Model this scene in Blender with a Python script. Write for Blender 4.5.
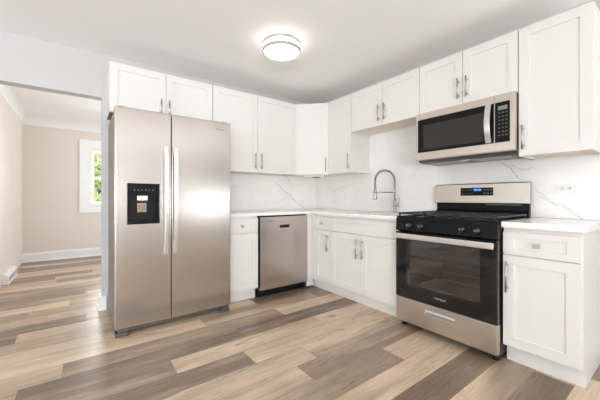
import bpy, bmesh, math, random
from mathutils import Vector, Matrix
random.seed(7)
for o in list(bpy.data.objects): bpy.data.objects.remove(o)
SC = bpy.context.scene
COL = SC.collection
PI = math.pi

# ------------------------------------------------------------------ camera
cd = bpy.data.cameras.new('camera')
cam = bpy.data.objects.new('camera', cd); COL.objects.link(cam)
cam.location = (-2.81, -3.366, 1.062)
cam.rotation_euler = (PI/2, 0, -math.radians(36.594))
cd.sensor_width = 36; cd.lens = 295.034/600*36
cd.shift_y = -2.28/600
cd.clip_start = .02
SC.camera = cam

# ------------------------------------------------------------------ world, light, exposure
W = bpy.data.worlds.new('world'); SC.world = W; W.use_nodes = True
bg = W.node_tree.nodes['Background']
bg.inputs[0].default_value = (.86, .93, 1, 1); bg.inputs[1].default_value = 2.2

def area(name, loc, rot, sx, sy, power, col=(.855, .932, 1)):
    l = bpy.data.lights.new(name, 'AREA'); l.shape = 'RECTANGLE'; l.size = sx; l.size_y = sy
    l.energy = power; l.color = col
    o = bpy.data.objects.new(name, l); COL.objects.link(o); o.location = loc; o.rotation_euler = rot
    return o
# added fill lamps at invented unseen windows, plus daylight at the far window
area('added_fill_rear', (-4.8, -7.45, 1.15), (PI/2+math.radians(52), 0, 0), 2.8, 1.9, 330)  # fill lamp added behind the camera, tilted up at the ceiling
area('added_fill_left', (-6.8, -2.7, 1.15), (PI/2+math.radians(56), 0, -PI/2), 3.4, 1.8, 62)  # added fill from the unseen left side, also tilted up
area('added_fill_right', (.25, -5.5, 1.2), (PI/2+math.radians(58), 0, PI/2), 2.6, 1.8, 120)  # added to brighten the ceiling and the refrigerator's reflection; no known window here
area('daylight_far_window', (-2.1, 3.42, 1.5), (-PI/2, 0, 0), 1.1, 1.1, 40, (.95, .98, 1))
area('added_fill_far_side', (.27, 1.7, 1.5), (PI/2, 0, PI/2), 1.7, 1.4, 62, (.93, .97, 1))  # added fill for the next room, at a made-up side window
SC.cycles.diffuse_bounces = 10; SC.cycles.max_bounces = 16
SC.view_settings.view_transform = 'Standard'
SC.view_settings.look = 'None'
SC.view_settings.exposure = 0.35
SC.view_settings.gamma = 1.0
SC.view_settings.use_curve_mapping = False

# ------------------------------------------------------------------ materials
def s2l(c): return tuple((x/12.92 if x <= .04045 else ((x+.055)/1.055)**2.4) for x in c)
def rgb(r, g, b): return (*s2l((r/255, g/255, b/255)), 1)
class NT:
    def __init__(s, name):
        s.m = bpy.data.materials.new(name); s.m.use_nodes = True
        s.t = s.m.node_tree; s.n = s.t.nodes; s.l = s.t.links
        s.b = s.n['Principled BSDF']; s.out = s.n['Material Output']
    def add(s, typ, **k):
        nd = s.n.new(typ)
        for a, v in k.items(): setattr(nd, a, v)
        return nd
    def link(s, a, b): s.l.new(a, b)
    def math(s, op, a, b=None, clamp=False):
        nd = s.add('ShaderNodeMath', operation=op, use_clamp=clamp)
        for i, v in enumerate((a, b)):
            if v is None: continue
            if isinstance(v, (int, float)): nd.inputs[i].default_value = v
            else: s.link(v, nd.inputs[i])
        return nd.outputs[0]
    def coord(s, kind='Object'): return s.add('ShaderNodeTexCoord').outputs[kind]
    def mapping(s, vec, scale=(1, 1, 1), loc=(0, 0, 0)):
        nd = s.add('ShaderNodeMapping'); s.link(vec, nd.inputs[0])
        nd.inputs['Scale'].default_value = scale; nd.inputs['Location'].default_value = loc
        return nd.outputs[0]
    def noise(s, vec, scale, detail=3, rough=.5, dist=0):
        nd = s.add('ShaderNodeTexNoise'); s.link(vec, nd.inputs['Vector'])
        nd.inputs['Scale'].default_value = scale; nd.inputs['Detail'].default_value = detail
        nd.inputs['Roughness'].default_value = rough; nd.inputs['Distortion'].default_value = dist
        return nd.outputs['Fac']
    def ramp(s, fac, stops):
        nd = s.add('ShaderNodeValToRGB'); s.link(fac, nd.inputs[0]); e = nd.color_ramp.elements
        e[0].position, e[0].color = stops[0]; e[1].position, e[1].color = stops[-1]
        for p, c in stops[1:-1]:
            k = e.new(p); k.color = c
        return nd.outputs[0]
    def mix(s, fac, a, b, mode='MIX'):
        nd = s.add('ShaderNodeMix', data_type='RGBA', blend_type=mode)
        for i, v in ((0, fac), (6, a), (7, b)):
            if isinstance(v, (int, float)): nd.inputs[i].default_value = v
            elif isinstance(v, tuple): nd.inputs[i].default_value = v
            else: s.link(v, nd.inputs[i])
        return nd.outputs[2]
    def bump(s, h, strength, dist=.002):
        nd = s.add('ShaderNodeBump'); nd.inputs['Strength'].default_value = strength
        nd.inputs['Distance'].default_value = dist; s.link(h, nd.inputs['Height'])
        s.link(nd.outputs[0], s.b.inputs['Normal'])
    def set(s, **k):
        for a, v in k.items(): s.b.inputs[a.replace('_', ' ')].default_value = v
        return s

def plain(name, col, rough=.5, metal=0, spec=.5, var=.03, nscale=6):
    t = NT(name).set(Roughness=rough, Metallic=metal)
    t.b.inputs['Specular IOR Level'].default_value = spec
    f = t.noise(t.coord(), nscale, 3)
    dark = tuple(max(0, x*(1-var)) for x in col[:3])+(1,)
    t.link(t.mix(f, dark, col), t.b.inputs['Base Color'])
    return t.m
def paint(name, col, rough=.7, bumpy=.05):
    t = NT(name).set(Roughness=rough); c = t.coord()
    f = t.noise(c, 2.0, 3)
    t.link(t.mix(f, tuple(x*.975 for x in col[:3])+(1,), col), t.b.inputs['Base Color'])
    t.bump(t.noise(c, 220, 2), bumpy, .001)
    return t.m
def steel(name, col, rough=.3, axis=0, strength=.012):
    t = NT(name).set(Roughness=rough, Metallic=1.0); c = t.coord()
    sc = [900, 900, 900]; sc[axis] = 4
    g = t.noise(t.mapping(c, tuple(sc)), 1, 2)
    t.link(t.mix(g, tuple(x*.975 for x in col[:3])+(1,), col), t.b.inputs['Base Color'])
    t.set(Anisotropic=.4)
    r = t.ramp(g, [(.3, (rough*.95,)*3+(1,)), (.7, (rough*1.06,)*3+(1,))])
    t.link(r, t.b.inputs['Roughness'])
    t.bump(g, strength, .0006)
    return t.m
M = {}
M['ceiling'] = paint('ceiling_paint', rgb(249, 248, 247), .85)
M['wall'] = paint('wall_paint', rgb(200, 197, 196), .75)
M['beige'] = paint('beige_wall_paint', rgb(228, 219, 211), .8)
M['trim'] = plain('white_trim_paint', rgb(243, 242, 241), .4)
M['cab'] = plain('white_cabinet_lacquer', rgb(228, 224, 219), .38, var=.012)
M['cabin'] = plain('cabinet_interior', rgb(205, 200, 195), .6)
M['under'] = plain('cabinet_underside', rgb(240, 232, 218), .6)
M['steel'] = steel('brushed_steel', rgb(196, 187, 179), .25, 0)
M['steely'] = steel('brushed_steel_side', rgb(206, 196, 184), .38, 0, .003)
M['steelv'] = steel('satin_steel', rgb(228, 224, 219), .3, 2, .008)
M['nickel'] = plain('brushed_nickel', rgb(192, 186, 180), .28, 1, var=.05, nscale=40)
M['chrome'] = plain('polished_chrome', rgb(225, 222, 218), .15, 1)
M['black'] = plain('black_enamel', rgb(17, 16, 16), .3, spec=.2)
M['blackglass'] = plain('black_glass', rgb(18, 16, 15), .06, spec=.6)
M['blackm'] = plain('black_plastic', rgb(22, 21, 21), .5, spec=.25)
M['iron'] = plain('cast_iron', rgb(44, 42, 41), .42, var=.2, nscale=90)
M['grey'] = plain('grey_case_paint', rgb(128, 124, 121), .45)
M['dgrey'] = plain('dark_grey_metal', rgb(112, 107, 103), .45, .6)
M['ring'] = plain('satin_ring_metal', rgb(176, 171, 166), .55, .3)
M['film'] = plain('pale_blue_film', rgb(205, 216, 228), .35, .2)
M['knobblack'] = plain('glossy_black_knob', rgb(20, 20, 20), .18, spec=.9)
M['vent'] = plain('vent_grey', rgb(196, 198, 204), .5)
M['white'] = plain('white_plastic', rgb(240, 239, 236), .4)
M['mark'] = plain('grey_lettering', rgb(92, 88, 86), .5)
M['pale'] = plain('pale_lettering', rgb(205, 203, 200), .5)
M['slot'] = plain('slot_black', rgb(30, 28, 27), .7)
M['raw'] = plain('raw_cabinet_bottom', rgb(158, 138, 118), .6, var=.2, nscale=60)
M['lawn'] = plain('lawn_grass', rgb(120, 150, 70), .9, var=.5, nscale=15)
M['bark'] = plain('tree_bark', rgb(96, 80, 64), .9, var=.4, nscale=20)
M['siding'] = plain('pale_siding', rgb(225, 228, 230), .7)

def leafmat():
    t = NT('leaf_green').set(Roughness=.6)
    f = t.noise(t.coord(), 5, 3)
    t.link(t.ramp(f, [(.35, rgb(160, 172, 110)), (.5, rgb(205, 212, 150)), (.65, rgb(226, 220, 170))]), t.b.inputs['Base Color'])
    return t.m
M['leaf'] = leafmat()
def emis(name, col, s):
    t = NT(name); t.b.inputs['Base Color'].default_value = col
    t.b.inputs['Emission Color'].default_value = col; t.b.inputs['Emission Strength'].default_value = s
    return t.m
M['lamp'] = emis('lit_lamp_diffuser', (1, .96, .90, 1), 4.6)
M['blue'] = emis('blue_display_digits', (.05, .28, 1, 1), 2.2)
M['dimd'] = emis('dim_display', (.20, .23, .21, 1), .12)
def tinted(name, tint, gloss, rough=.03):
    t = NT(name)
    tr = t.add('ShaderNodeBsdfTransparent'); tr.inputs[0].default_value = tint
    gl = t.add('ShaderNodeBsdfGlossy'); gl.inputs['Roughness'].default_value = rough
    lw = t.add('ShaderNodeFresnel'); lw.inputs[0].default_value = 1.5
    f = t.math('MULTIPLY', lw.outputs[0], gloss, True)
    mx = t.add('ShaderNodeMixShader'); t.link(f, mx.inputs[0]); t.link(tr.outputs[0], mx.inputs[1]); t.link(gl.outputs[0], mx.inputs[2])
    t.link(mx.outputs[0], t.out.inputs[0])
    return t.m
M['glass'] = tinted('window_glass', (.97, .98, .98, 1), 1.0)
M['ovenglass'] = tinted('smoked_oven_glass', (.78, .73, .70, 1), 2.2)
M['mwglass'] = tinted('perforated_microwave_glass', (.60, .57, .56, 1), 1.2, .12)

def marble(name, ax, lines):
    """white slab with grey veins; ax = horizontal object axis of the slab; lines = (h0,z0,h1,z1,width,strength)"""
    t = NT(name).set(Roughness=.16); c = t.coord()
    sep = t.add('ShaderNodeSeparateXYZ'); t.link(c, sep.inputs[0])
    h, z = sep.outputs[ax], sep.outputs[2]
    wob = t.math('MULTIPLY', t.math('SUBTRACT', t.noise(c, 7, 4, .6), .5), .11)
    cloud = t.noise(c, 2.2, 4, .6, .6)
    ridge = t.math('ABSOLUTE', t.math('SUBTRACT', t.noise(t.mapping(c, (1, 1, 1.3), (3, 1, 2)), 1.5, 5, .55, .9), .5))
    fine = t.math('MULTIPLY', t.math('SUBTRACT', 1.0, t.math('DIVIDE', ridge, .018), True), .10)
    tot = t.math('MULTIPLY', fine, t.math('MULTIPLY', cloud, 1.1))
    for h0, z0, h1, z1, w, st in lines:
        L = math.hypot(h1-h0, z1-z0); ux, uz = (h1-h0)/L, (z1-z0)/L
        al = t.math('ADD', t.math('MULTIPLY', h, ux), t.math('ADD', t.math('MULTIPLY', z, uz), -(h0*ux+z0*uz)))
        ac = t.math('ADD', t.math('MULTIPLY', h, -uz), t.math('ADD', t.math('MULTIPLY', z, ux), (h0*uz-z0*ux)))
        d = t.math('ABSOLUTE', t.math('ADD', ac, wob))
        v = t.math('SUBTRACT', 1.0, t.math('DIVIDE', d, w), True)
        ends = t.math('MULTIPLY', t.math('MULTIPLY', t.math('ADD', al, .03), 14, True), t.math('MULTIPLY', t.math('SUBTRACT', L+.03, al), 14, True))
        tot = t.math('MAXIMUM', tot, t.math('MULTIPLY', t.math('MULTIPLY', v, ends), st))
    base = t.ramp(cloud, [(.3, rgb(234, 230, 226)), (.65, rgb(242, 240, 238))])
    t.link(t.mix(tot, base, rgb(150, 144, 139)), t.b.inputs['Base Color'])
    return t.m
M['marbleA'] = marble('marble_back', 0, [(-.75, 1.27, -.23, .90, .008, .6), (-.55, 1.35, -.42, 1.17, .007, .4), (-.72, .98, -.46, 1.10, .010, .2), (-1.55, 1.1, -1.1, 1.25, .010, .15)])
M['marbleB'] = marble('marble_side', 1, [(-2.40, 1.36, -2.53, 1.22, .008, .6), (-2.66, 1.08, -2.92, .89, .008, .65), (-2.40, 1.33, -2.62, 1.28, .012, .3),
                                         (-2.64, 1.15, -2.72, 1.05, .012, .4), (-.35, 1.15, -.75, 1.22, .012, .16), (-1.0, .93, -1.3, 1.06, .010, .12), (-1.5, 1.75, -1.8, 1.35, .010, .12)])
def quartz():
    t = NT('white_quartz').set(Roughness=.18)
    f = t.noise(t.coord(), 1.7, 5, .6, 1.0)
    t.link(t.ramp(f, [(.35, rgb(243, 240, 237)), (.5, rgb(240, 236, 233)), (.54, rgb(244, 242, 239))]), t.b.inputs['Base Color'])
    return t.m
M['quartz'] = quartz()
def plank_mat():
    t = NT('vinyl_plank').set(Roughness=.3)
    t.b.inputs['Specular IOR Level'].default_value = .55
    at = t.add('ShaderNodeAttribute', attribute_name='plank'); sp = t.add('ShaderNodeSeparateColor'); t.link(at.outputs['Color'], sp.inputs[0])
    tone, seed, band = sp.outputs[0], sp.outputs[1], sp.outputs[2]
    c = t.coord()
    off = t.add('ShaderNodeCombineXYZ'); t.link(t.math('MULTIPLY', seed, 37), off.inputs[0]); t.link(t.math('MULTIPLY', seed, 91), off.inputs[1])
    va = t.add('ShaderNodeVectorMath', operation='ADD'); t.link(c, va.inputs[0]); t.link(off.outputs[0], va.inputs[1]); v = va.outputs[0]
    base = t.ramp(tone, [(0, rgb(222, 198, 170)), (.3, rgb(206, 182, 156)), (.55, rgb(166, 142, 120)), (.75, rgb(146, 127, 111)), (1, rgb(112, 92, 77))])
    cl = t.noise(t.mapping(v, (.75, 5.2, 1)), 1.0, 2, .45, .35)           # broad clouds along the plank
    base = t.mix(t.math('MULTIPLY', t.ramp(cl, [(.45, (0, 0, 0, 1)), (.62, (1, 1, 1, 1))]), t.math('ADD', .15, t.math('MULTIPLY', band, .58))), base, rgb(124, 103, 86))
    cw = t.noise(t.mapping(v, (1.1, 8, 1), (4, 9, 0)), 1.0, 2, .5, .4)     # pale washes
    base = t.mix(t.math('MULTIPLY', t.ramp(cw, [(.5, (0, 0, 0, 1)), (.7, (1, 1, 1, 1))]), .45), base, rgb(204, 185, 165))
    gr = t.noise(t.mapping(v, (5, 75, 1)), 1.0, 5, .72, .5)               # fine grain, stronger on the dark boards
    ga = t.math('ADD', .28, t.math('MULTIPLY', tone, .4))
    base = t.mix(t.math('MULTIPLY', t.ramp(gr, [(.45, (0, 0, 0, 1)), (.68, (1, 1, 1, 1))]), ga), base, rgb(92, 74, 62))
    kn = t.noise(t.mapping(v, (3.0, 13, 1), (5, 2, 0)), 1.0, 3, .55, 1.4)
    base = t.mix(t.math('MULTIPLY', t.ramp(kn, [(.65, (0, 0, 0, 1)), (.72, (1, 1, 1, 1))]), .55), base, rgb(98, 78, 66))
    t.link(base, t.b.inputs['Base Color'])
    t.bump(gr, .08, .001)
    return t.m
M['plank'] = plank_mat()
M['seam'] = plain('plank_seam', rgb(110, 95, 84), .8)

# ------------------------------------------------------------------ mesh helpers
def B(): return bmesh.new()
def bev(bm, w, seg=2, ang=35, edges=None):
    bmesh.ops.recalc_face_normals(bm, faces=bm.faces)
    bm.normal_update()
    es = [e for e in (edges or bm.edges) if len(e.link_faces) == 2 and e.calc_face_angle(0) > math.radians(ang)]
    if es: bmesh.ops.bevel(bm, geom=es, offset=w, segments=seg, affect='EDGES', profile=.6, clamp_overlap=True)
def merge(dst, src, mat=None):
    me = bpy.data.meshes.new('tmp'); src.to_mesh(me); src.free()
    if mat is not None: me.transform(mat)
    dst.from_mesh(me); bpy.data.meshes.remove(me)
def box(bm, x0, x1, y0, y1, z0, z1, b=0, seg=2):
    t = B(); bmesh.ops.create_cube(t, size=1)
    for v in t.verts: v.co = (x0+(v.co.x+.5)*(x1-x0), y0+(v.co.y+.5)*(y1-y0), z0+(v.co.z+.5)*(z1-z0))
    if b: bev(t, b, seg)
    merge(bm, t)
def panel(bm, xs, zs, yf, yb, floor=None, b=.0015, seg=2):
    """upright slab facing -y with a rectangular hole xs=(x0,h0,h1,x1), zs likewise; floor = depth y of a recessed panel, None = through hole"""
    t = B(); F = [[t.verts.new((x, yf, z)) for z in zs] for x in xs]; K = [[t.verts.new((x, yb, z)) for z in zs] for x in xs]
    for i in range(3):
        for j in range(3):
            hole = (i == 1 and j == 1)
            if not hole: t.faces.new((F[i][j], F[i+1][j], F[i+1][j+1], F[i][j+1]))
            if not hole or floor is not None: t.faces.new((K[i][j], K[i][j+1], K[i+1][j+1], K[i+1][j]))
    for i in range(3):
        t.faces.new((F[i][0], K[i][0], K[i+1][0], F[i+1][0])); t.faces.new((F[i][3], F[i+1][3], K[i+1][3], K[i][3]))
        t.faces.new((F[0][i], F[0][i+1], K[0][i+1], K[0][i])); t.faces.new((F[3][i], K[3][i], K[3][i+1], F[3][i+1]))
    ring = [F[1][1], F[2][1], F[2][2], F[1][2]]
    if floor is None: back = [K[1][1], K[2][1], K[2][2], K[1][2]]
    else:
        back = [t.verts.new((v.co.x, floor, v.co.z)) for v in ring]; t.faces.new(back)
    for i in range(4): t.faces.new((ring[i], back[i], back[(i+1) % 4], ring[(i+1) % 4]))
    if b: bev(t, b, seg)
    else: bmesh.ops.recalc_face_normals(t, faces=t.faces)
    merge(bm, t)
def tube(bm, pts, r, n=12, cap=True, radii=None):
    pts = [Vector(p) for p in pts]; rings = []
    up = Vector((0, 0, 1)); T0 = (pts[1]-pts[0]).normalized()
    if abs(T0.dot(up)) > .95: up = Vector((1, 0, 0))
    N = (up-T0*up.dot(T0)).normalized()
    t = B()
    for i, p in enumerate(pts):
        T = (pts[min(i+1, len(pts)-1)]-pts[max(i-1, 0)]).normalized()
        N = (N-T*N.dot(T)).normalized(); Bn = T.cross(N); rr = radii[i] if radii else r
        rings.append([t.verts.new(p+(N*math.cos(2*PI*k/n)+Bn*math.sin(2*PI*k/n))*rr) for k in range(n)])
    for a, b2 in zip(rings, rings[1:]):
        for k in range(n): t.faces.new((a[k], a[(k+1) % n], b2[(k+1) % n], b2[k]))
    if cap: t.faces.new(rings[0][::-1]); t.faces.new(rings[-1])
    bmesh.ops.recalc_face_normals(t, faces=t.faces)
    for f in t.faces: f.smooth = len(f.verts) == 4
    merge(bm, t)
def lathe(bm, prof, c=(0, 0, 0), axis='z', n=32):
    """prof = [(r, h)]"""
    t = B(); rings = []
    for r, h in prof:
        if r < 1e-6: rings.append([t.verts.new((0, 0, h))])
        else: rings.append([t.verts.new((r*math.cos(2*PI*k/n), r*math.sin(2*PI*k/n), h)) for k in range(n)])
    for a, b2 in zip(rings, rings[1:]):
        for k in range(n):
            k2 = (k+1) % n
            if len(a) == 1 and len(b2) == 1: continue
            if len(a) == 1: t.faces.new((a[0], b2[k2], b2[k]))
            elif len(b2) == 1: t.faces.new((a[k], a[k2], b2[0]))
            else: t.faces.new((a[k], a[k2], b2[k2], b2[k]))
    bmesh.ops.recalc_face_normals(t, faces=t.faces)
    for f in t.faces: f.smooth = True
    m = Matrix.Translation(Vector(c))
    if axis == '-y': m = m @ Matrix.Rotation(PI/2, 4, 'X')
    merge(bm, t, m)
def prism(bm, poly, z0, z1, b=0):
    t = B(); lo = [t.verts.new((x, y, z0)) for x, y in poly]; hi = [t.verts.new((x, y, z1)) for x, y in poly]
    t.faces.new(lo[::-1]); t.faces.new(hi); n = len(poly)
    for i in range(n): t.faces.new((lo[i], lo[(i+1) % n], hi[(i+1) % n], hi[i]))
    bmesh.ops.recalc_face_normals(t, faces=t.faces)
    if b: bev(t, b)
    merge(bm, t)
def profx(bm, poly, x0, x1, b=0):
    """extrude a (y,z) outline along x"""
    t = B(); lo = [t.verts.new((x0, y, z)) for y, z in poly]; hi = [t.verts.new((x1, y, z)) for y, z in poly]
    t.faces.new(lo); t.faces.new(hi[::-1]); n = len(poly)
    for i in range(n): t.faces.new((lo[i], lo[(i+1) % n], hi[(i+1) % n], hi[i]))
    bmesh.ops.recalc_face_normals(t, faces=t.faces)
    if b: bev(t, b)
    merge(bm, t)
def obj(name, bm, m, parent=None, loc=None, rotz=0, label=None):
    me = bpy.data.meshes.new(name); bm.to_mesh(me); bm.free()
    me.materials.append(M[m] if isinstance(m, str) else m)
    o = bpy.data.objects.new(name, me); COL.objects.link(o)
    if parent: o.parent = parent
    if loc: o.location = loc
    if rotz: o.rotation_euler = (0, 0, rotz)
    if label: o['label'] = label
    return o
def thing(name, label, cat, loc=(0, 0, 0), rotz=0, group=None):
    o = bpy.data.objects.new(name, None); COL.objects.link(o); o.empty_display_size = .1
    o.location = loc; o.rotation_euler = (0, 0, rotz); o['label'] = label; o['category'] = cat
    if group: o['group'] = group
    return o
def tag(o, label, cat, group=None):
    o['label'] = label; o['category'] = cat
    if group: o['group'] = group
    return o
def struct(name, bm, m, label=None):
    o = obj(name, bm, m); o['kind'] = 'structure'
    if label: o['label'] = label
    return o
def text(name, s, size, m, parent, loc, rot=(PI/2, 0, 0), ext=.0004, align='CENTER'):
    c = bpy.data.curves.new(name, 'FONT'); c.body = s; c.size = size; c.extrude = ext; c.align_x = align; c.align_y = 'CENTER'
    tmp = bpy.data.objects.new('tmp_text', c); COL.objects.link(tmp)
    dg = bpy.context.evaluated_depsgraph_get(); dg.update()
    me = bpy.data.meshes.new_from_object(tmp.evaluated_get(dg))
    bpy.data.objects.remove(tmp); me.materials.clear(); me.materials.append(M[m])
    o = bpy.data.objects.new(name, me); COL.objects.link(o); o.parent = parent; o.location = loc; o.rotation_euler = rot
    return o
RB = -PI/2          # things on the side wall face -X: local x runs towards the camera, local -y into the room

# ------------------------------------------------------------------ room shell
CH = 2.42
def floor():
    t = B(); lay = t.loops.layers.float_color.new('plank')
    fixed = {  # row (k): planks (x0, x1, tone) read off the floor
        -5: [(-2.9, -1.107, .62), (-1.107, .0, .28)],
        -4: [(-2.9, -1.718, .05), (-1.718, -.5, .62)],
        -3: [(-2.8, -1.55, .18), (-1.55, -.3, .12)],
        -2: [(-3.1, -1.91, .82), (-1.91, -.72, .04), (-.72, .2, .3)],
        -1: [(-3.4, -2.342, .66), (-2.342, -1.15, .12), (-1.15, 0, .02)],
        0: [(-3.089, -1.8, .92), (-1.8, -.45, .95), (-.45, .2, .5)],
        1: [(-2.9, -1.325, .55), (-1.325, -.5, .08), (-.5, .2, .9)],
        2: [(-3.3, -1.975, .0), (-1.975, -.76, .33), (-.76, .2, .6)],
        3: [(-3.9, -2.667, .12), (-2.667, -1.4, .1), (-1.4, .2, .85)],
        4: [(-3.9, -2.70, .42), (-2.7, -1.3, .5), (-1.3, .2, .8)],
        5: [(-4.2, -3.2, .9), (-3.2, -2.3, .28)],
        6: [(-4.2, -2.774, .95), (-2.774, -1.5, .3)],
        7: [(-4.2, -3.05, .42), (-3.05, -1.7, .1)],
        8: [(-4.2, -3.2, .6), (-3.2, -1.9, .5)],
        9: [(-4.2, -2.9, .12), (-2.9, -1.7, .35)],
    }
    W_ = .182; g = .0006
    def plank(x0, x1, y0, y1, tone, band):
        vs = [t.verts.new(p) for p in ((x0+g, y0+g, 0), (x1-g, y0+g, 0), (x1-g, y1-g, 0), (x0+g, y1-g, 0))]
        f = t.faces.new(vs); c = (tone, random.random(), band, 1)
        for l in f.loops: l[lay] = c
    tones = [.04, .12, .2, .3, .45, .58, .68, .8, .92]
    k0 = int((-7.2+1.315)/W_)-1
    for k in range(k0, 26):
        y0 = -1.315+k*W_; y1 = y0+W_
        if y0 > 3.2 or y1 < -7.2: continue
        row = fixed.get(k, []); x = -6.5
        x1lim = .12
        segs = []
        start = row[0][0] if row else x1lim
        xx = x-random.uniform(0, 1.2)
        while xx < start-.25:
            e = min(xx+1.22, start)
            if start-e < .3: e = start
            segs.append((xx, e, random.choice(tones))); xx = e
        if row:
            segs += row; xx = row[-1][1]
        while xx < x1lim:
            segs.append((xx, xx+1.22, random.choice(tones))); xx += 1.22
        for a, b, tn in segs:
            a = max(a, -6.5); b = min(b, x1lim)
            if b-a > .01: plank(a, b, max(y0, -7.2), min(y1, 3.25), tn, random.uniform(.35, 1) if (a, b, tn) in [tuple(q) for q in row] else random.uniform(.3, 1))
    o = struct('floor', t, 'plank', 'grey-brown and beige wood-look plank floor')
    u = B(); box(u, -6.5, .12, -7.2, 3.25, -.06, -.0012); struct('trim_1', u, 'seam')
floor()
b = B(); box(b, -6.6, .2, -7.3, 3.3, CH, CH+.08); struct('ceiling', b, 'ceiling', 'plain white ceiling')
# wall A (back): from the doorway end to the corner; header over the wide opening; stub on the far left
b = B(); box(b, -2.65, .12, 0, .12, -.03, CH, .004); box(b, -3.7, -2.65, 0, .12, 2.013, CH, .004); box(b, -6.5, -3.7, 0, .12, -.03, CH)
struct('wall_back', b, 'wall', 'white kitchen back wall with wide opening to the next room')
# unseen kitchen walls, with openings made up for the fill light
def wall_hole(axis, a0, a1, h0, h1, z0, z1, p0, p1):
    t = B()
    for u0, u1, w0, w1 in ((a0, h0, -.03, CH), (h1, a1, -.03, CH), (h0, h1, -.03, z0), (h0, h1, z1, CH)):
        if axis == 'x': box(t, u0, u1, p0, p1, w0, w1)
        else: box(t, p0, p1, u0, u1, w0, w1)
    return t
struct('wall_left', wall_hole('y', -7.2, 0, -4.4, -1.0, .5, 2.1, -6.6, -6.5), 'wall')
struct('wall_rear', wall_hole('x', -6.5, .12, -6.2, -3.4, .35, 2.2, -7.3, -7.2), 'wall')
struct('wall_right', wall_hole('y', -7.2, 0, -6.8, -4.2, .45, 2.1, 0, .12), 'wall')
# far room
struct('wall_far', wall_hole('x', -3.7, .12, -2.68, -1.55, .93, 1.95, 3.2, 3.32), 'beige', 'beige far-room wall with a white-cased window')
b = B(); box(b, -3.7, -3.58, .12, 3.2, -.03, CH); struct('wall_far_left', b, 'beige')
struct('wall_far_right', wall_hole('y', .12, 3.2, .8, 2.6, .8, 2.1, .0, .12), 'beige')  # opening made up for the side fill
# coves where the far room's walls meet its ceiling
def cove(r, n=8): return [(r-r*math.sin(a), -r+r*math.cos(a)) for a in [PI/2*i/n for i in range(n+1)]]
t = B(); pf = [(3.2, CH), (3.2, CH-.16)]+[(3.2-.16+.16*math.cos(a), CH-.16+.16*math.sin(a)) for a in [PI/2*i/10 for i in range(11)]]
profx(t, [(y-.0, z-.0) for y, z in pf], -3.58, 0); struct('trim_2', t, 'trim', 'white plaster cove above the far wall')
t = B(); r = .10; pf = [(CH)]
poly = [(-3.58, CH), (-3.58, CH-r)]+[(-3.58+r-r*math.cos(a), CH-r+r*math.sin(a)) for a in [PI/2*i/10 for i in range(11)]]
u = B(); lo = [u.verts.new((x, .12, z)) for x, z in poly]; hi = [u.verts.new((x, 3.2, z)) for x, z in poly]
u.faces.new(lo); u.faces.new(hi[::-1])
for i in range(len(poly)): u.faces.new((lo[i], lo[(i+1) % len(poly)], hi[(i+1) % len(poly)], hi[i]))
bmesh.ops.recalc_face_normals(u, faces=u.faces); merge(t, u); struct('trim_3', t, 'trim')
# baseboards
def base_prof(t, x0, x1, yw, h=.135, d=.016):
    profx(t, [(yw, 0), (yw, h), (yw-d*.45, h), (yw-d*.7, h-.014), (yw-d, h-.022), (yw-d, .02), (yw-d-.010, .016), (yw-d-.012, 0)], x0, x1)
t = B(); base_prof(t, -3.58, 0, 3.2, .15); struct('baseboard_far', t, 'trim')
t = B(); q = B(); base_prof(q, -3.2, -2.35, 0, .13); merge(t, q, Matrix.Translation((-3.58, 0, 0)) @ Matrix.Rotation(PI/2, 4, 'Z')); struct('baseboard_far_left', t, 'trim')
t = B(); q = B(); base_prof(q, -1.7, -.12, 0, .13); merge(t, q, Matrix.Translation((-3.58, 0, 0)) @ Matrix.Rotation(PI/2, 4, 'Z')); struct('trim_4', t, 'trim')
t = B()
for q_, z0, z1 in ((.020, 0, .128), (.033, 0, .020)):
    prism(t, [(-2.6505, .14), (-2.6505-q_, .14), (-2.6505-q_, -q_), (-2.614, -q_), (-2.614, -.0005), (-2.6505, -.0005)], z0, z1, .003)
struct('baseboard_back', t, 'trim', 'white baseboard wrapped round the wall end beside the refrigerator')
t = B(); q = B(); base_prof(q, 3.01, 7.2, 0, .13); merge(t, q, Matrix.Rotation(-PI/2, 4, 'Z')); struct('baseboard_right', t, 'trim')
# far window (window_1)
def window(name, w, h, sash=.05, cas=.10):
    """window in its own frame: facing -y, opening x 0..w, z 0..h, wall face at y=0"""
    e = bpy.data.objects.new(name, None); COL.objects.link(e); e['kind'] = 'structure'
    t = B(); panel(t, (-cas, 0, w, w+cas), (-cas*.9, 0, h, h+cas), -.02, -.0005, None, .003); box(t, -.01, w+.01, -.028, 0, -.018, 0, .004)
    obj('window_casing', t, 'trim', e)
    t = B(); panel(t, (.002, .02, w-.02, w-.002), (.002, .02, h-.02, h-.002), .0, .11, None, .001); obj('window_jamb', t, 'trim', e)
    hz = h*.49
    t = B(); panel(t, (.021, .021+sash, w-.021-sash, w-.021), (.021, .021+sash, hz-.02, hz+.02), .03, .055, None, .002); lo_ = obj('lower_sash', t, 'trim', e)
    t = B(); box(t, .03+sash*.8, w-.03-sash*.8, .041, .045, .03+sash*.8, hz-.01); obj('pane', t, 'glass', lo_)
    t = B(); panel(t, (.021, .021+sash, w-.021-sash, w-.021), (hz-.02, hz+.02, h-.021-sash, h-.021), .06, .085, None, .002); up_ = obj('upper_sash', t, 'trim', e)
    t = B(); box(t, .03+sash*.8, w-.03-sash*.8, .071, .075, hz+.01, h-.03-sash*.8); obj('pane', t, 'glass', up_)
    return e
w1 = window('window_1', 1.13, 1.02, .045, .15); w1.location = (-2.68, 3.2, .93); w1['label'] = 'white-cased double-hung window in the far room'
w2 = window('added_window_2', 2.8, 1.85); w2.location = (-3.4, -7.2, .35); w2.rotation_euler = (0, 0, PI)  # unseen rear window, invented to hold a fill lamp
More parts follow.
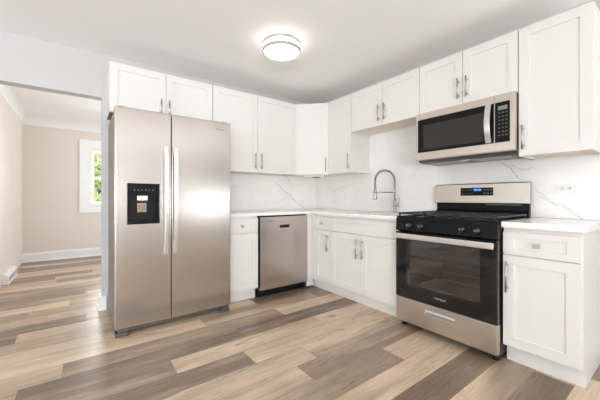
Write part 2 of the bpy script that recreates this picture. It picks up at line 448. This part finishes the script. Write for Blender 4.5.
w3 = window('added_window_3', 3.4, 1.6); w3.location = (-6.5, -4.4, .5); w3.rotation_euler = (0, 0, PI/2)  # unseen left window, put in for light
w5 = window('added_window_5', 2.6, 1.65); w5.location = (0, -4.2, .45); w5.rotation_euler = (0, 0, -PI/2)  # unseen right window, added to light the ceiling
w4 = window('added_window_4', 1.8, 1.3); w4.location = (0, 2.6, .8); w4.rotation_euler = (0, 0, -PI/2)  # hidden window added to light the far room
# outside the far window
t = B(); box(t, -12, 8, 3.6, 22, -.5, -.45); struct('ground', t, 'lawn')
def tree(name, label, x, y, zc, rad, n, seed):
    rnd = random.Random(seed); e = thing(name, label, 'tree', (x, y, -.45))
    t = B(); tube(t, [(0, 0, 0), (.04, .02, .6), (0, 0, zc)], .08, 10, True, [.1, .08, .04]); obj('trunk', t, 'bark', e)
    t = B()
    for i in range(n):
        d = Vector((rnd.gauss(0, 1), rnd.gauss(0, 1), rnd.gauss(0, 1))).normalized()*rad*rnd.uniform(.35, 1)
        c = Vector((0, 0, zc))+Vector((d.x, d.y, d.z*1.05)); s = rnd.uniform(.05, .11)
        a = Vector((rnd.gauss(0, 1), rnd.gauss(0, 1), rnd.gauss(0, 1))).normalized(); bb = a.orthogonal().normalized()
        t.faces.new([t.verts.new(c+q) for q in (a*s, bb*s*.5, -a*s, -bb*s*.5)])
    obj('foliage', t, 'leaf', e)
tree('garden_tree', 'leafy yellow-green tree seen through the upper sash of the far window', -2.4, 6.2, 2.5, .95, 1500, 3)
tree('garden_shrub', 'bright green shrub seen through the lower sash of the far window', -2.62, 5.0, 1.15, .42, 900, 5)
t = B(); box(t, -5.5, 0, 8.2, 8.3, -.45, 1.65, .01)
for i in range(14): box(t, -5.5, 0, 8.185, 8.2, -.4+i*.145, -.27+i*.145, .004)
tag(obj('garden_fence', t, 'siding'), 'pale board fence behind the shrub outside the far window', 'fence')

# ------------------------------------------------------------------ cabinets
def handle_v(parent, x, y, z0, z1, m='nickel'):
    """vertical bar pull, face of the door at local y"""
    t = B(); r = .006
    tube(t, [(x, y-.032, z0), (x, y-.032, z1)], r, 12)
    for z in (z0+.025, z1-.025): tube(t, [(x, y+.0005, z), (x, y-.032, z)], .0048, 10)
    return obj('handle', t, m, parent)
def knob(parent, x, y, z):
    t = B(); tube(t, [(x, y+.0005, z), (x, y-.016, z)], .006, 10); box(t, x-.016, x+.016, y-.027, y-.015, z-.014, z+.014, .003)
    return obj('knob', t, 'nickel', parent)
def shaker(parent, name, x0, x1, z0, z1, y, rail=.062, top=None):
    t = B(); top = top or rail
    panel(t, (x0, x0+rail, x1-rail, x1), (z0, z0+top, z1-top, z1), y-.019, y, y-.019+.008, .0013)
    return obj(name, t, 'cab', parent)
def carcass(parent, w, h, d, under='under', z0=0):
    t = B(); p = .016
    box(t, 0, p, -d, -.002, z0, h, .0008); box(t, w-p, w, -d, -.002, z0, h, .0008)
    box(t, p, w-p, -d, -.002, h-p, h); box(t, p, w-p, -.012, -.002, z0, h-p)
    obj('carcass', t, 'cab', parent)
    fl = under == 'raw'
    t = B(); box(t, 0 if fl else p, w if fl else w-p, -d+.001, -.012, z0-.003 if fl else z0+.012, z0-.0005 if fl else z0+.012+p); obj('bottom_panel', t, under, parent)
G = 'white wall cabinets'
UB, UT, US, UD = 1.352, 2.248, 1.806, .315
def wall_cab(label, loc, rotz, w, z0, doors, d=UD, top=UT, under='under'):
    """doors = list of (x0, x1, handle x, handle z0, z1) in local x"""
    e = thing('wall_cabinet', label, 'cabinet', (loc[0], loc[1], z0), rotz, G); h = top-z0
    carcass(e, w, h, d, under)
    for x0, x1, hx, hz0, hz1 in doors:
        dr = shaker(e, 'door', x0+.0018, x1-.0018, .002, h-.002, -d-.001)
        if hx is not None: handle_v(dr, hx, -d-.020, hz0-z0, hz1-z0)
    return e
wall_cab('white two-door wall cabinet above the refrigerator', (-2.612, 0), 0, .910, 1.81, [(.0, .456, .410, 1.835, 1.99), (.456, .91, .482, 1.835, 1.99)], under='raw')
wall_cab('tall white two-door wall cabinet above the dishwasher, right of the refrigerator', (-1.698, 0), 0, 1.085, UB, [(0, .528, .490, 1.392, 1.57), (.528, 1.085, .570, 1.392, 1.57)])
wall_cab('narrow one-door white wall cabinet between the corner and the sink', (0, -.613), RB, .399, UB, [(0, .399, .368, 1.392, 1.57)])
wall_cab('short white two-door wall cabinet above the sink faucet', (0, -1.014), RB, .841, US, [(0, .43, .395, 1.852, 2.02), (.43, .841, .468, 1.852, 2.02)])
wall_cab('short white two-door wall cabinet above the microwave', (0, -1.857), RB, .755, US, [(0, .378, .350, 1.865, 2.03), (.378, .755, .416, 1.865, 2.03)])
wall_cab('tall white one-door wall cabinet at the right end, beside the microwave', (0, -2.614), RB, .382, UB, [(0, .382, .031, 1.398, 1.565)])
# diagonal corner cabinet
e = thing('wall_cabinet', 'white diagonal wall cabinet in the room corner', 'cabinet', (0, 0, UB), 0, G)
h = UT-UB; g = .002
t = B(); out = [(-g, -g), (-.611, -g), (-.611, -UD), (-UD, -.611), (-g, -.611)]
inn = [(-g-.014, -g-.014), (-.597, -g-.014), (-.597, -UD-.0), (-UD, -.597), (-g-.014, -.597)]
for i in (0, 1, 3, 4):
    j = (i+1) % 5; prism(t, [out[i], out[j], inn[j], inn[i]], 0, h)
prism(t, inn, h-.016, h); obj('carcass', t, 'cab', e)
t = B(); prism(t, inn, .012, .028); obj('bottom_panel', t, 'under', e)
dl = (.611-UD)*math.sqrt(2)
dh = bpy.data.objects.new('door', None); bpy.data.objects.remove(dh)
t = B(); panel(t, (.006, .068, dl-.068, dl-.006), (.002, .064, h-.064, h-.002), -.020, -.001, -.012, .0013)
dr = obj('door', t, 'cab', e); dr.location = (-.611, -UD, 0); dr.rotation_euler = (0, 0, -PI/4)
handle_v(dr, dl-.036, -.020, .04, .205)
# fixture under the corner cabinet
e = thing('under_cabinet_light', 'small white light bar under the diagonal corner cabinet', 'light', (-.30, -.30, UB), -PI/4)
t = B(); box(t, -.13, .13, -.028, .028, -.020, .0115, .004); obj('housing', t, 'white', e)
t = B(); box(t, -.02, .075, -.0295, -.02, -.023, -.013, .002); obj('gap', t, 'slot', e, label='dark gap strip')  # solid dark strip drawn for the dark gap at the bar

GB = 'white base cabinets'
BD, BH, TK = .608, .872, .112
def toe(e, x0, x1, d=.545):
    t = B(); box(t, x0, x1, -d-.012, -d, 0.001, TK, .001); obj('toe_kick', t, 'cab', e)
def base_cab(label, loc, rotz, w, fronts, end=None):
    """fronts = list of ('door'|'drawer', x0, x1, z0, z1, pull x or None)"""
    e = thing('base_cabinet', label, 'cabinet', (loc[0], loc[1], 0), rotz, GB)
    t = B(); p = .016
    box(t, 0, p, -BD, -.002, TK, BH, .0008); box(t, w-p, w, -BD, -.002, TK, BH, .0008)
    box(t, p, w-p, -BD, -.002, TK, TK+p); box(t, p, w-p, -.012, -.002, TK+p, BH); box(t, p, w-p, -BD, -BD+.05, .83, BH)
    box(t, p, w-p, -BD, -BD+.018, .69, .715)
    obj('carcass', t, 'cab', e); toe(e, 0, w)
    for kind, x0, x1, z0, z1, px in fronts:
        dr = shaker(e, kind, x0+.0018, x1-.0018, z0, z1, -BD-.001, .062 if kind == 'door' else .058, None if kind == 'door' else .036)
        if px is not None:
            if kind == 'drawer': knob(dr, px, -BD-.020, (z0+z1)/2)
            else: handle_v(dr, px, -BD-.020, .468, .66)
    return e
D0, D1, R0, R1 = .122, .698, .704, .846
base_cab('narrow white base cabinet between the refrigerator and the dishwasher', (-1.698, 0), 0, .376,
         [('drawer', 0, .376, R0, R1, .191), ('door', 0, .376, D0, D1, .035)])
e = base_cab('white corner base cabinet with one drawer and one door, right of the dishwasher', (0, -.002), RB, .979,
         [('drawer', .712, .979, R0, R1, .846), ('door', .712, .979, D0, D1, .946)])
t = B(); box(t, .632, .7095, -BD-.020, -BD, TK, BH, .001); obj('filler_strip', t, 'cab', e)
t = B(); box(t, .612, .632, -.681, -BD+.02, TK-.09, BH, .001); obj('corner_filler', t, 'cab', e)
base_cab('wide white sink base cabinet with two doors under the faucet', (0, -.983), RB, .868,
         [('drawer', 0, .868, R0, R1, None), ('door', 0, .434, D0, D1, .394), ('door', .434, .868, D0, D1, .468)])
e = base_cab('white end base cabinet with one drawer, right of the range', (0, -2.618), RB, .362,
         [('drawer', 0, .372, R0, R1, .180), ('door', 0, .372, D0, D1, .028)])
t = B(); box(t, .362, .377, -BD-.001, -.002, TK, BH, .001); box(t, .362, .377, -.5575, -.002, .001, TK, .001); obj('end_panel', t, 'cab', e)

# ------------------------------------------------------------------ countertops, sink, faucet, backsplash
CT, CB = .902, .8735
t = B(); 
outl = [(-1.694, -.002), (-1.694, -.648), (-.648, -.648), (-.648, -1.12), (-.002, -1.12), (-.002, -.002)]
prism(t, outl, CB, CT)
q = B(); panel(q, (-.648, -.53, -.15, -.002), (-1.852, -1.75, -1.12-.0, -1.12), -CT, -CB, None, 0)
t2 = B()
for x0, x1, y0, y1 in ((-.648, -.53, -1.852, -1.12), (-.15, -.002, -1.852, -1.12), (-.53, -.15, -1.852, -1.74)): box(t2, x0, x1, y0, y1, CB, CT)
q.free(); merge(t, t2)
bmesh.ops.remove_doubles(t, verts=t.verts, dist=.0001)
tag(obj('countertop', t, 'quartz'), 'white quartz countertop wrapping the corner, with the sink', 'countertop', 'white countertops')
t = B(); box(t, -.652, -.002, -3.013, -2.617, CB, CT+.008, .003)
tag(obj('countertop', t, 'quartz'), 'short white quartz countertop right of the range', 'countertop', 'white countertops')
e = thing('kitchen_sink', 'undermount steel sink basin set in the countertop under the faucet', 'sink', (-.34, -1.43, CB-.002))
t = B(); q = B(); panel(q, (-.20, -.188, .188, .20), (-.320, -.308, .308, .320), 0, .185, .183, .004)
merge(t, q, Matrix.Rotation(-PI/2, 4, 'X'))
obj('basin', t, 'steelv', e)
t = B(); lathe(t, [(0, -.181), (.04, -.181), (.042, -.179), (.03, -.178), (0, -.1785)], (0, 0, 0), 'z', 20); obj('drain', t, 'chrome', e)
# faucet
e = thing('spring_faucet', 'tall brushed nickel spring-coil faucet beside the sink', 'faucet', (-.10, -1.425, CT), math.radians(-14))
S = .255
t = B(); lathe(t, [(0, 0.0005), (.027, 0.0005), (.027, .006), (.019, .010), (.0175, .012), (.0175, .135), (.015, .14), (.011, .142), (0, .142)], n=20)
tube(t, [(0, 0, .13), (0, 0, .33)], .010, 12); obj('column', t, 'nickel', e)
path = [Vector((0, 0, .30)), Vector((0, 0, .335))]
for i in range(0, 25):
    a = PI*i/24; path.append(Vector((-S/2+S/2*math.cos(a), 0, .335+.115*math.sin(a))))
path += [Vector((-S, 0, .30)), Vector((-S, 0, .255))]
t = B(); tube(t, path, .006, 10); obj('hose', t, 'dgrey', e)
# spring coil round the hose
L = [0]
for a, c in zip(path, path[1:]): L.append(L[-1]+(c-a).length)
turns = int(L[-1]/.0075); hel = []
for i in range(turns*8+1):
    s = L[-1]*i/(turns*8); k = max(j for j in range(len(L)) if L[j] <= s+1e-9); k = min(k, len(path)-2)
    f = (s-L[k])/(L[k+1]-L[k]); p = path[k].lerp(path[k+1], f); T = (path[k+1]-path[k]).normalized()
    N = Vector((0, 1, 0)); Bn = T.cross(N); a = 2*PI*i/8
    hel.append(p+(N*math.cos(a)+Bn*math.sin(a))*.0105)
t = B(); tube(t, hel, .0024, 5); obj('spring_coil', t, 'nickel', e)
t = B(); lathe(t, [(0, .255), (.013, .255), (.014, .25), (.014, .19), (.019, .175), (.021, .145), (.018, .14), (0, .14)], (-S, 0, 0), n=18); obj('spray_head', t, 'nickel', e)
t = B(); tube(t, [(0, 0, .218), (-S+.016, 0, .218)], .006, 10); lathe(t, [(.0145, .208), (.020, .208), (.020, .230), (.0145, .230), (.0145, .208)], (-S, 0, 0), n=18)
obj('holder_arm', t, 'nickel', e)
t = B(); tube(t, [(0, -.01, .075), (0, -.055, .075)], .014, 14); tube(t, [(0, -.045, .080), (.0, -.062, .115), (.0, -.075, .160)], .006, 10, True, [.007, .006, .005])
obj('lever_handle', t, 'nickel', e)
# backsplash slabs
t = B(); box(t, -1.698, -.0185, -.018, -.0025, CT+.0015, UB-.001)
box(t, -1.72, -1.698, -.018, -.0025, CT-.02, UB-.001) if False else None
tag(obj('backsplash', t, 'marbleA'), 'white grey-veined backsplash slab on the back wall above the dishwasher', 'backsplash', 'marble-look backsplash')
t = B(); box(t, -.018, -.0025, -1.0125, -.0190, CT+.0015, UB-.001); box(t, -.018, -.0025, -2.612, -1.0125, CT+.0015, US-.001)
box(t, -.018, -.0025, -3.013, -2.612, CT+.0095, UB-.001)
bmesh.ops.remove_doubles(t, verts=t.verts, dist=.0001)
tag(obj('backsplash', t, 'marbleB'), 'white grey-veined backsplash slab behind the faucet and range', 'backsplash', 'marble-look backsplash')
# outlet, lying on its side
e = thing('wall_outlet', 'white sideways duplex outlet on the backsplash right of the range', 'outlet', (-.018, -2.803, 1.128), RB)
t = B(); panel(t, (-.058, -.045, .045, .058), (-.036, -.018, .018, .036), -.006, -.0003, -.004, .0015); obj('cover_plate', t, 'white', e)
for s in (-.021, .021):
    t = B(); box(t, s-.017, s+.017, -.0075, -.004, -.014, .014, .003); rc = obj('receptacle', t, 'white', e)
    t = B(); box(t, s-.006, s+.004, -.0080, -.007, .004, .0065); box(t, s-.006, s+.003, -.0080, -.007, -.0065, -.004); lathe(t, [(0, -.0003), (.0026, -.0003), (.0026, .0006), (0, .0006)], (s+.010, -.0075, 0), '-y', 10)
    obj('slots', t, 'slot', rc)

# ------------------------------------------------------------------ refrigerator
FX0, FX1, FY, FH = -2.607, -1.688, -.767, 1.755
e = thing('refrigerator', 'stainless steel side-by-side refrigerator with black ice dispenser', 'refrigerator', (FX0, 0, 0))
FW = FX1-FX0; YD = FY+.072
t = B(); box(t, .006, FW-.018, YD+.006, -.03, .03, FH-.012, .004); obj('case', t, 'grey', e, label='grey side casing')
def fdoor(t, x0, x1, z0, z1, hole=None):
    if hole: panel(t, (x0, hole[0], hole[1], x1), (z0, hole[2], hole[3], z1), FY, YD, FY+.05, .007, 3)
    else: box(t, x0, x1, FY, YD, z0, z1, .007, 3)
split = -2.207-FX0; DZ = .066
dx0, dx1, dz0, dz1 = -2.527-FX0, -2.298-FX0, .855, 1.174
t = B(); fdoor(t, 0, split-.003, DZ, FH, (dx0+.008, dx1-.008, dz0+.01, dz0+.205)); fd = obj('freezer_door', t, 'steel', e)
t = B(); fdoor(t, split+.003, FW, DZ, FH); rd = obj('fridge_door', t, 'steel', e)
def fhandle(parent, x):
    t = B(); z0, z1 = .605, 1.482; pts = []
    n = 16; lo = []; hi = []
    for i in range(n+1):
        f = i/n; z = z0+(z1-z0)*f; y = FY-.030-.022*math.sin(PI*f); lo.append((y, z)); hi.append((y+.014, z))
    profx(t, lo+hi[::-1], x-.0155, x+.0155, .003)
    for z in (z0+.03, z1-.03): box(t, x-.011, x+.011, FY-.031, FY+.001, z-.025, z+.025, .003)
    return obj('handle', t, 'steelv', parent)
fhandle(fd, -2.251-FX0); fhandle(rd, -2.177-FX0)
# dispenser: bezel, control face, recess with chute and paddle, tray
t = B(); panel(t, (dx0, dx0+.008, dx1-.008, dx1), (dz0, dz0+.01, dz0+.205, dz1), FY-.004, FY+.001, None, .002); ds = obj('dispenser', t, 'black', fd, label='glossy black ice and water dispenser')
t = B(); a0, a1, b0, b1 = dx0+.0083, dx1-.0083, dz0+.0105, dz0+.2045
box(t, a0, a0+.003, FY, FY+.0495, b0, b1); box(t, a1-.003, a1, FY, FY+.0495, b0, b1); box(t, a0, a1, FY, FY+.0495, b1-.003, b1); box(t, a0, a1, FY, FY+.0495, b0, b0+.004); box(t, a0, a1, FY+.044, FY+.0495, b0, b1)
obj('recess', t, 'blackm', ds)
xm = dx0+.105
t = B(); profx(t, [(FY+.002, b1+.018), (FY+.040, b1-.004), (FY+.036, b1-.030), (FY+.010, b1-.030), (FY-.005, b1-.02), (FY-.006, b1+.018)], xm-.036, xm+.036, .003); obj('chute', t, 'steelv', ds)
t = B(); profx(t, [(FY+.012, b1-.04), (FY+.018, b1-.04), (FY+.03, b1-.112), (FY+.024, b1-.112)], xm-.033, xm+.033, .002); obj('paddle', t, 'chrome', ds)
t = B(); box(t, a0+.006, a1-.006, FY-.004, FY+.042, b0+.003, b0+.012, .002)
for i in range(8): box(t, a0+.012+i*.024, a0+.024+i*.024, FY+.002, FY+.036, b0+.012, b0+.015)
obj('drip_tray', t, 'blackm', ds)
for i in range(6):
    t = B(); lathe(t, [(0, 0), (.0028, 0), (.0028, .0006), (0, .0006)], (dx0+.05+i*.026, FY-.0042, dz1-.052), '-y', 10); obj('button', t, 'pale', ds)
text('lettering', 'Whirlpool', .019, 'mark', rd, (-1.791-FX0, FY-.0006, 1.684))
t = B(); box(t, .085, FW-.085, FY+.055, FY+.075, .022, .052, .003)
for i in range(12): box(t, .10+i*.058, .146+i*.058, FY+.052, FY+.056, .030, .044, .001)
obj('toe_grille', t, 'dgrey', e)
for x0, x1 in ((.004, .088), (FW-.088, FW-.004)):
    t = B(); box(t, x0, x1, FY+.012, FY+.10, .0005, .030, .004); box(t, x0+.018, x1-.002, FY+.022, FY+.09, .030, .062, .004); obj('leveling_foot', t, 'dgrey', e)
for x in (.03, FW-.075):
    t = B(); box(t, x, x+.045, FY+.03, FY+.14, FH-.003, FH+.012, .004); obj('hinge_cover', t, 'grey', e)

# ------------------------------------------------------------------ dishwasher
X0, X1 = -1.3165, -.683
e = thing('dishwasher', 'stainless steel dishwasher under the counter in the corner', 'dishwasher', (X0, 0, 0)); w = X1-X0
t = B(); box(t, .004, w-.004, -.600, -.03, .10, .868, .002); box(t, .004, .012, -.622, -.60, .10, .868); box(t, .012, w-.004, -.62, -.60, .860, .868); obj('tub', t, 'blackm', e)
px0, px1, pz0, pz1 = .245, .375, .735, .762
t = B(); panel(t, (.012, px0, px1, w-.004), (.088, pz0, pz1, .858), -.655, -.601, -.632, .004, 3); d = obj('door', t, 'steel', e)
t = B(); box(t, px0+.002, px1-.002, -.637, -.6325, pz0+.002, pz1-.002, .001); profx(t, [(-.655, pz1), (-.657, pz1+.004), (-.648, pz1-.006), (-.64, pz1-.002)], px0, px1); obj('handle_pocket', t, 'slot', d, label='dark recessed finger pull')
text('lettering', 'Whirlpool', .024, 'mark', d, (.115, -.6556, .815))
t = B(); lathe(t, [(0, 0), (.010, 0), (.010, .0008), (0, .0008)], (w-.085, -.6552, .705), '-y', 18); obj('badge', t, 'pale', d)
t = B(); box(t, .010, w-.008, -.585, -.570, .002, .098, .002); box(t, .010, w-.008, -.598, -.585, .07, .098); obj('toe_panel', t, 'blackm', e)

# ------------------------------------------------------------------ range
RY = -1.8575; RW = .7545
e = thing('gas_range', 'stainless and black gas range with oven and backguard', 'range', (0, RY, 0), RB)
t = B(); p = .02; zt = .895
box(t, 0, p, -.645, -.03, .045, zt, .003); box(t, RW-p, RW, -.645, -.03, .045, zt, .003); box(t, p, RW-p, -.05, -.03, .045, zt); box(t, p, RW-p, -.645, -.05, .045, .06)
obj('body', t, 'black', e)
# oven cavity
t = B(); cx0, cx1, cz0, cz1 = .075, RW-.075, .32, .72
box(t, p, cx0, -.63, -.05, .265, .775); box(t, cx1, RW-p, -.63, -.05, .265, .775); box(t, cx0, cx1, -.63, -.05, .265, cz0); box(t, cx0, cx1, -.63, -.05, cz1, .775); box(t, cx0, cx1, -.09, -.05, cz0, cz1)
obj('oven_cavity', t, 'grey', e)
for z in (.44, .565):
    t = B()
    for y in (-.60, -.35, -.12): tube(t, [(cx0+.002, y, z), (cx1-.002, y, z)], .0035, 6)
    for i in range(22):
        x = cx0+.02+i*(cx1-cx0-.04)/21; tube(t, [(x, -.60, z+.003), (x, -.10, z+.003)], .0018, 5, False)
    obj('oven_rack', t, 'nickel', e)
# door
oz0, oz1 = .252, .785
t = B(); panel(t, (.002, .105, RW-.105, RW-.002), (oz0, .365, .722, oz1), -.690, -.650, None, .005, 3); od = obj('oven_door', t, 'blackglass', e)
t = B(); box(t, .102, RW-.102, -.6885, -.684, .362, .725); obj('door_window', t, 'ovenglass', od)
t = B(); box(t, .010, RW-.010, -.742, -.722, .735, .776, .006, 3)
for x in (.035, RW-.035): box(t, x-.014, x+.014, -.724, -.689, .742, .770, .003)
obj('handle', t, 'steelv', od)
text('lettering', 'Whirlpool', .020, 'pale', od, (.380, -.6906, .312))
# drawer
t = B(); panel(t, (.002, .262, .488, RW-.002), (.052, .172, .205, .246), -.688, -.640, -.672, .006, 3); dw = obj('storage_drawer', t, 'steely', e)
t = B(); profx(t, [(-.6715, .203), (-.686, .203), (-.690, .199), (-.690, .190), (-.687, .186), (-.6715, .186)], .265, .485, .001); obj('pull', t, 'film', dw, label='pale blue-white pull strip')
t = B(); box(t, .03, RW-.03, -.640, -.60, .046, .24); obj('drawer_box', t, 'dgrey', dw)
for x, y in ((.035, -.62), (RW-.035, -.62), (.035, -.08), (RW-.035, -.08)):
    t = B(); lathe(t, [(0, .0005), (.018, .0005), (.018, .012), (.010, .016), (.010, .048), (0, .048)], (x, y, 0), n=14); obj('foot', t, 'blackm', e)
# control panel + knobs
t = B(); profx(t, [(-.645, .792), (-.684, .792), (-.692, .797), (-.684, .893), (-.672, .902), (-.645, .902)], .001, RW-.001, .003); cp = obj('control_panel', t, 'black', e)
for x in (.130, .229, .536, .635):
    t = B(); q = B(); lathe(q, [(0, 0), (.024, 0), (.024, .006), (.019, .010), (.0175, .026), (.015, .028), (0, .028)], (0, 0, 0), '-y', 20)
    box(q, -.005, .005, -.036, -.02, -.019, .019, .002); merge(t, q, Matrix.Translation((x, -.6895, .838)) @ Matrix.Rotation(math.radians(4), 4, 'X')); kn = obj('knob', t, 'knobblack', cp)
    t = B(); q = B(); box(q, -.0012, .0012, -.0366, -.0355, .004, .018); merge(t, q, Matrix.Translation((x, -.6895, .838)) @ Matrix.Rotation(math.radians(4), 4, 'X')); obj('pointer', t, 'pale', kn)
# cooktop, burners, grates
t = B(); panel_z = B(); panel(panel_z, (.0, .03, RW-.03, RW), (-.672, -.64, -.12, -.075), -.912, -.893, -.901, .003)
merge(t, panel_z, Matrix(((1, 0, 0, 0), (0, 0, 1, 0), (0, -1, 0, 0), (0, 0, 0, 1)))); obj('cooktop', t, 'black', e)
for x, y, r in ((.19, -.50, .048), (.19, -.24, .036), (RW-.19, -.50, .05), (RW-.19, -.24, .036), (RW/2, -.37, .04)):
    t = B(); lathe(t, [(0, .9005), (r, .9005), (r, .908), (r*.85, .911), (r*.85, .914), (0, .916)], (x, y, 0), n=24); obj('burner', t, 'iron', e)
gz = .940
for x0, x1 in ((.012, .250), (.256, RW-.256), (RW-.250, RW-.012)):
    t = B(); y0, y1 = -.668, -.105; bw = .011
    for x in (x0, x1-bw): box(t, x, x+bw, y0, y1, gz-.014, gz, .002)
    for y in (y0, (y0+y1)/2-.005, y1-bw): box(t, x0, x1, y, y+bw, gz-.014, gz, .002)
    xm = (x0+x1)/2
    for yc in (-.52, -.25): 
        box(t, x0, xm-.03, yc-.005, yc+.005, gz-.012, gz, .002); box(t, xm+.03, x1, yc-.005, yc+.005, gz-.012, gz, .002)
    for ya, yb in ((y0, -.55), (-.49, -.40), (-.37, -.28), (-.22, y1)): box(t, xm-.005, xm+.005, ya, yb, gz-.012, gz, .002)
    for x in (x0+.003, x1-.013):
        for y in (y0+.004, y1-.014): box(t, x, x+.01, y, y+.01, .9015 if y > -.6 else .912, gz-.01)
    obj('grate', t, 'iron', e)
# backguard
t = B(); profx(t, [(-.022, .90), (-.075, .90), (-.075, .935), (-.055, .955), (-.055, 1.17), (-.022, 1.17)], .012, RW-.012, .002); bgd = obj('backguard', t, 'black', e)
t = B(); profx(t, [(-.0555, 1.016), (-.078, 1.016), (-.078, 1.030), (-.070, 1.178), (-.064, 1.186), (-.024, 1.186), (-.024, 1.171), (-.0555, 1.171)], .004, RW-.004, .003); fp = obj('backguard_face', t, 'steely', bgd)
t = B(); q = B(); box(q, -.130, .130, -.004, .004, -.034, .034, .002); ang = math.atan2(.008, .148)
TM = Matrix.Translation((.373, -.0755, 1.114)) @ Matrix.Rotation(-ang, 4, 'X')
merge(t, q, TM); dp = obj('display_panel', t, 'black', bgd)
o = text('digits', '88:88', .026, 'blue', dp, TM @ Vector((0.01, -.0045, .014)), (PI/2-ang, 0, 0), .0003)
for r in range(2):
    for c in range(5):
        x = -.112+c*.021 if c < 4 else None
        for xx in ([-.105+c*.024] if c < 4 else []):
            t = B(); q = B(); box(q, xx-.007, xx+.007, -.0048, -.003, -.004+(-.016 if r else .014), .002+(-.016 if r else .014)); merge(t, q, TM); obj('button', t, 'mark', dp)
    for c in range(3):
        xx = .068+c*.024; t = B(); q = B(); box(q, xx-.008, xx+.008, -.0048, -.003, -.006+(-.014 if r else .014), .005+(-.014 if r else .014)); merge(t, q, TM); obj('button', t, 'mark', dp)
t = B(); box(t, .45, .70, -.0785, -.055, 1.000, 1.008, .001); obj('vent_slot', t, 'dgrey', bgd)

# ------------------------------------------------------------------ microwave
e = thing('microwave', 'stainless over-the-range microwave with black window above the stove', 'microwave', (0, -1.858, 1.385), RB)
w, hh = .7535, US-1.385-.001
t = B(); profx(t, [(-.0195, .006), (-.03, -.014), (-.30, -.014), (-.345, -.004), (-.358, .016), (-.358, hh), (-.0195, hh)], .002, w-.002, .002); obj('body', t, 'dgrey', e)
sp = .627; yF = -.392
t = B(); panel(t, (0, .018, sp-.0035, sp-.001), (.016, .075, .365, hh), yF, -.3585, None, .005, 3); md = obj('door', t, 'steely', e)
t = B(); panel(t, (.0185, .062, .552, sp-.004), (.0755, .10, .316, .3645), yF+.001, yF+.018, None, .001); obj('window_frame', t, 'black', md)
t = B(); box(t, .060, .554, yF+.004, yF+.007, .098, .318); obj('window', t, 'mwglass', md)
t = B(); box(t, .058, .556, yF+.026, yF+.030, .095, .32); obj('window_screen', t, 'grey', md)
t = B(); n = 14; lo = []; hi = []
for i in range(n+1):
    f = i/n; z = .078+.285*f; y = yF-.014-.030*math.sin(PI*f); lo.append((y, z)); hi.append((y+.012, z))
profx(t, lo+hi[::-1], .572, .610, .003)
for z in (.09, .345): box(t, .578, .604, yF-.018, yF+.002, z-.008, z+.008, .002)
obj('handle', t, 'steelv', md)
t = B(); panel(t, (sp+.0002, sp+.0022, w-.030, w), (.016, .075, .365, hh), yF, -.3585, None, .005, 3); cf = obj('control_frame', t, 'steely', e)
t = B(); box(t, sp+.0027, w-.0305, yF+.001, yF+.02, .0755, .3645, .001); cpn = obj('control_panel', t, 'black', e)
t = B(); box(t, sp+.022, w-.046, yF+.0004, yF+.0015, .308, .336); obj('display', t, 'dimd', cpn)
for r in range(7):
    for c in range(3):
        x = sp+.024+c*.0225; z = .288-r*.027
        t = B(); box(t, x, x+.013, yF+.0004, yF+.0015, z-.005, z+.003); obj('button', t, 'mark', cpn)
for x0, x1 in ((.06, .33), (.42, .69)):
    t = B()
    for i in range(9): box(t, x0, x1, -.29+i*.022, -.278+i*.022, -.017, -.0135)
    obj('grease_filter', t, 'nickel', e)
t = B(); box(t, .34, .41, -.30, -.26, -.018, -.0135, .001); obj('cooktop_light', t, 'white', e)
t = B(); box(t, .0, w, yF+.004, -.340, .0095, .0155, .001); obj('bottom_lip', t, 'steely', e)

# ------------------------------------------------------------------ ceiling light
e = thing('ceiling_light', 'round flush ceiling light with two nickel rings, lit', 'light', (-1.405, -1.205, CH))
t = B(); lathe(t, [(0, -.001), (.15, -.001), (.15, -.012), (0, -.012)], n=48); obj('canopy', t, 'white', e)
t = B(); lathe(t, [(.1535, -.0125), (.1535, -.080), (.150, -.088), (.12, -.0925), (.06, -.0945), (0, -.095)], n=48); obj('diffuser', t, 'lamp', e, label='glowing white drum diffuser')
for z0, z1 in ((-.034, -.012), (-.096, -.072)):
    t = B(); lathe(t, [(.155, z0), (.164, z0), (.166, (z0+z1)/2), (.164, z1), (.155, z1), (.155, z0)], n=48); obj('ring', t, 'ring', e)
t = B()
for k in range(3):
    a = 2*PI*k/3+.5; tube(t, [(.160*math.cos(a), .160*math.sin(a), -.076), (.160*math.cos(a), .160*math.sin(a), -.028)], .004, 8)
obj('strut', t, 'nickel', e)

# ------------------------------------------------------------------ register on the far-left wall
e = thing('baseboard_register', 'white baseboard register at the foot of the far-room left wall', 'register', (-3.58, 1.62, 0), PI/2)
t = B(); profx(t, [(-.001, .001), (-.001, .135), (-.030, .135), (-.060, .10), (-.066, .02), (-.066, .001)], .003, .62, .003); obj('housing', t, 'trim', e)
t = B()
for i in range(24): box(t, .04+i*.0225, .048+i*.0225, -.0672, -.060, .03, .09)
obj('grille', t, 'vent', e)
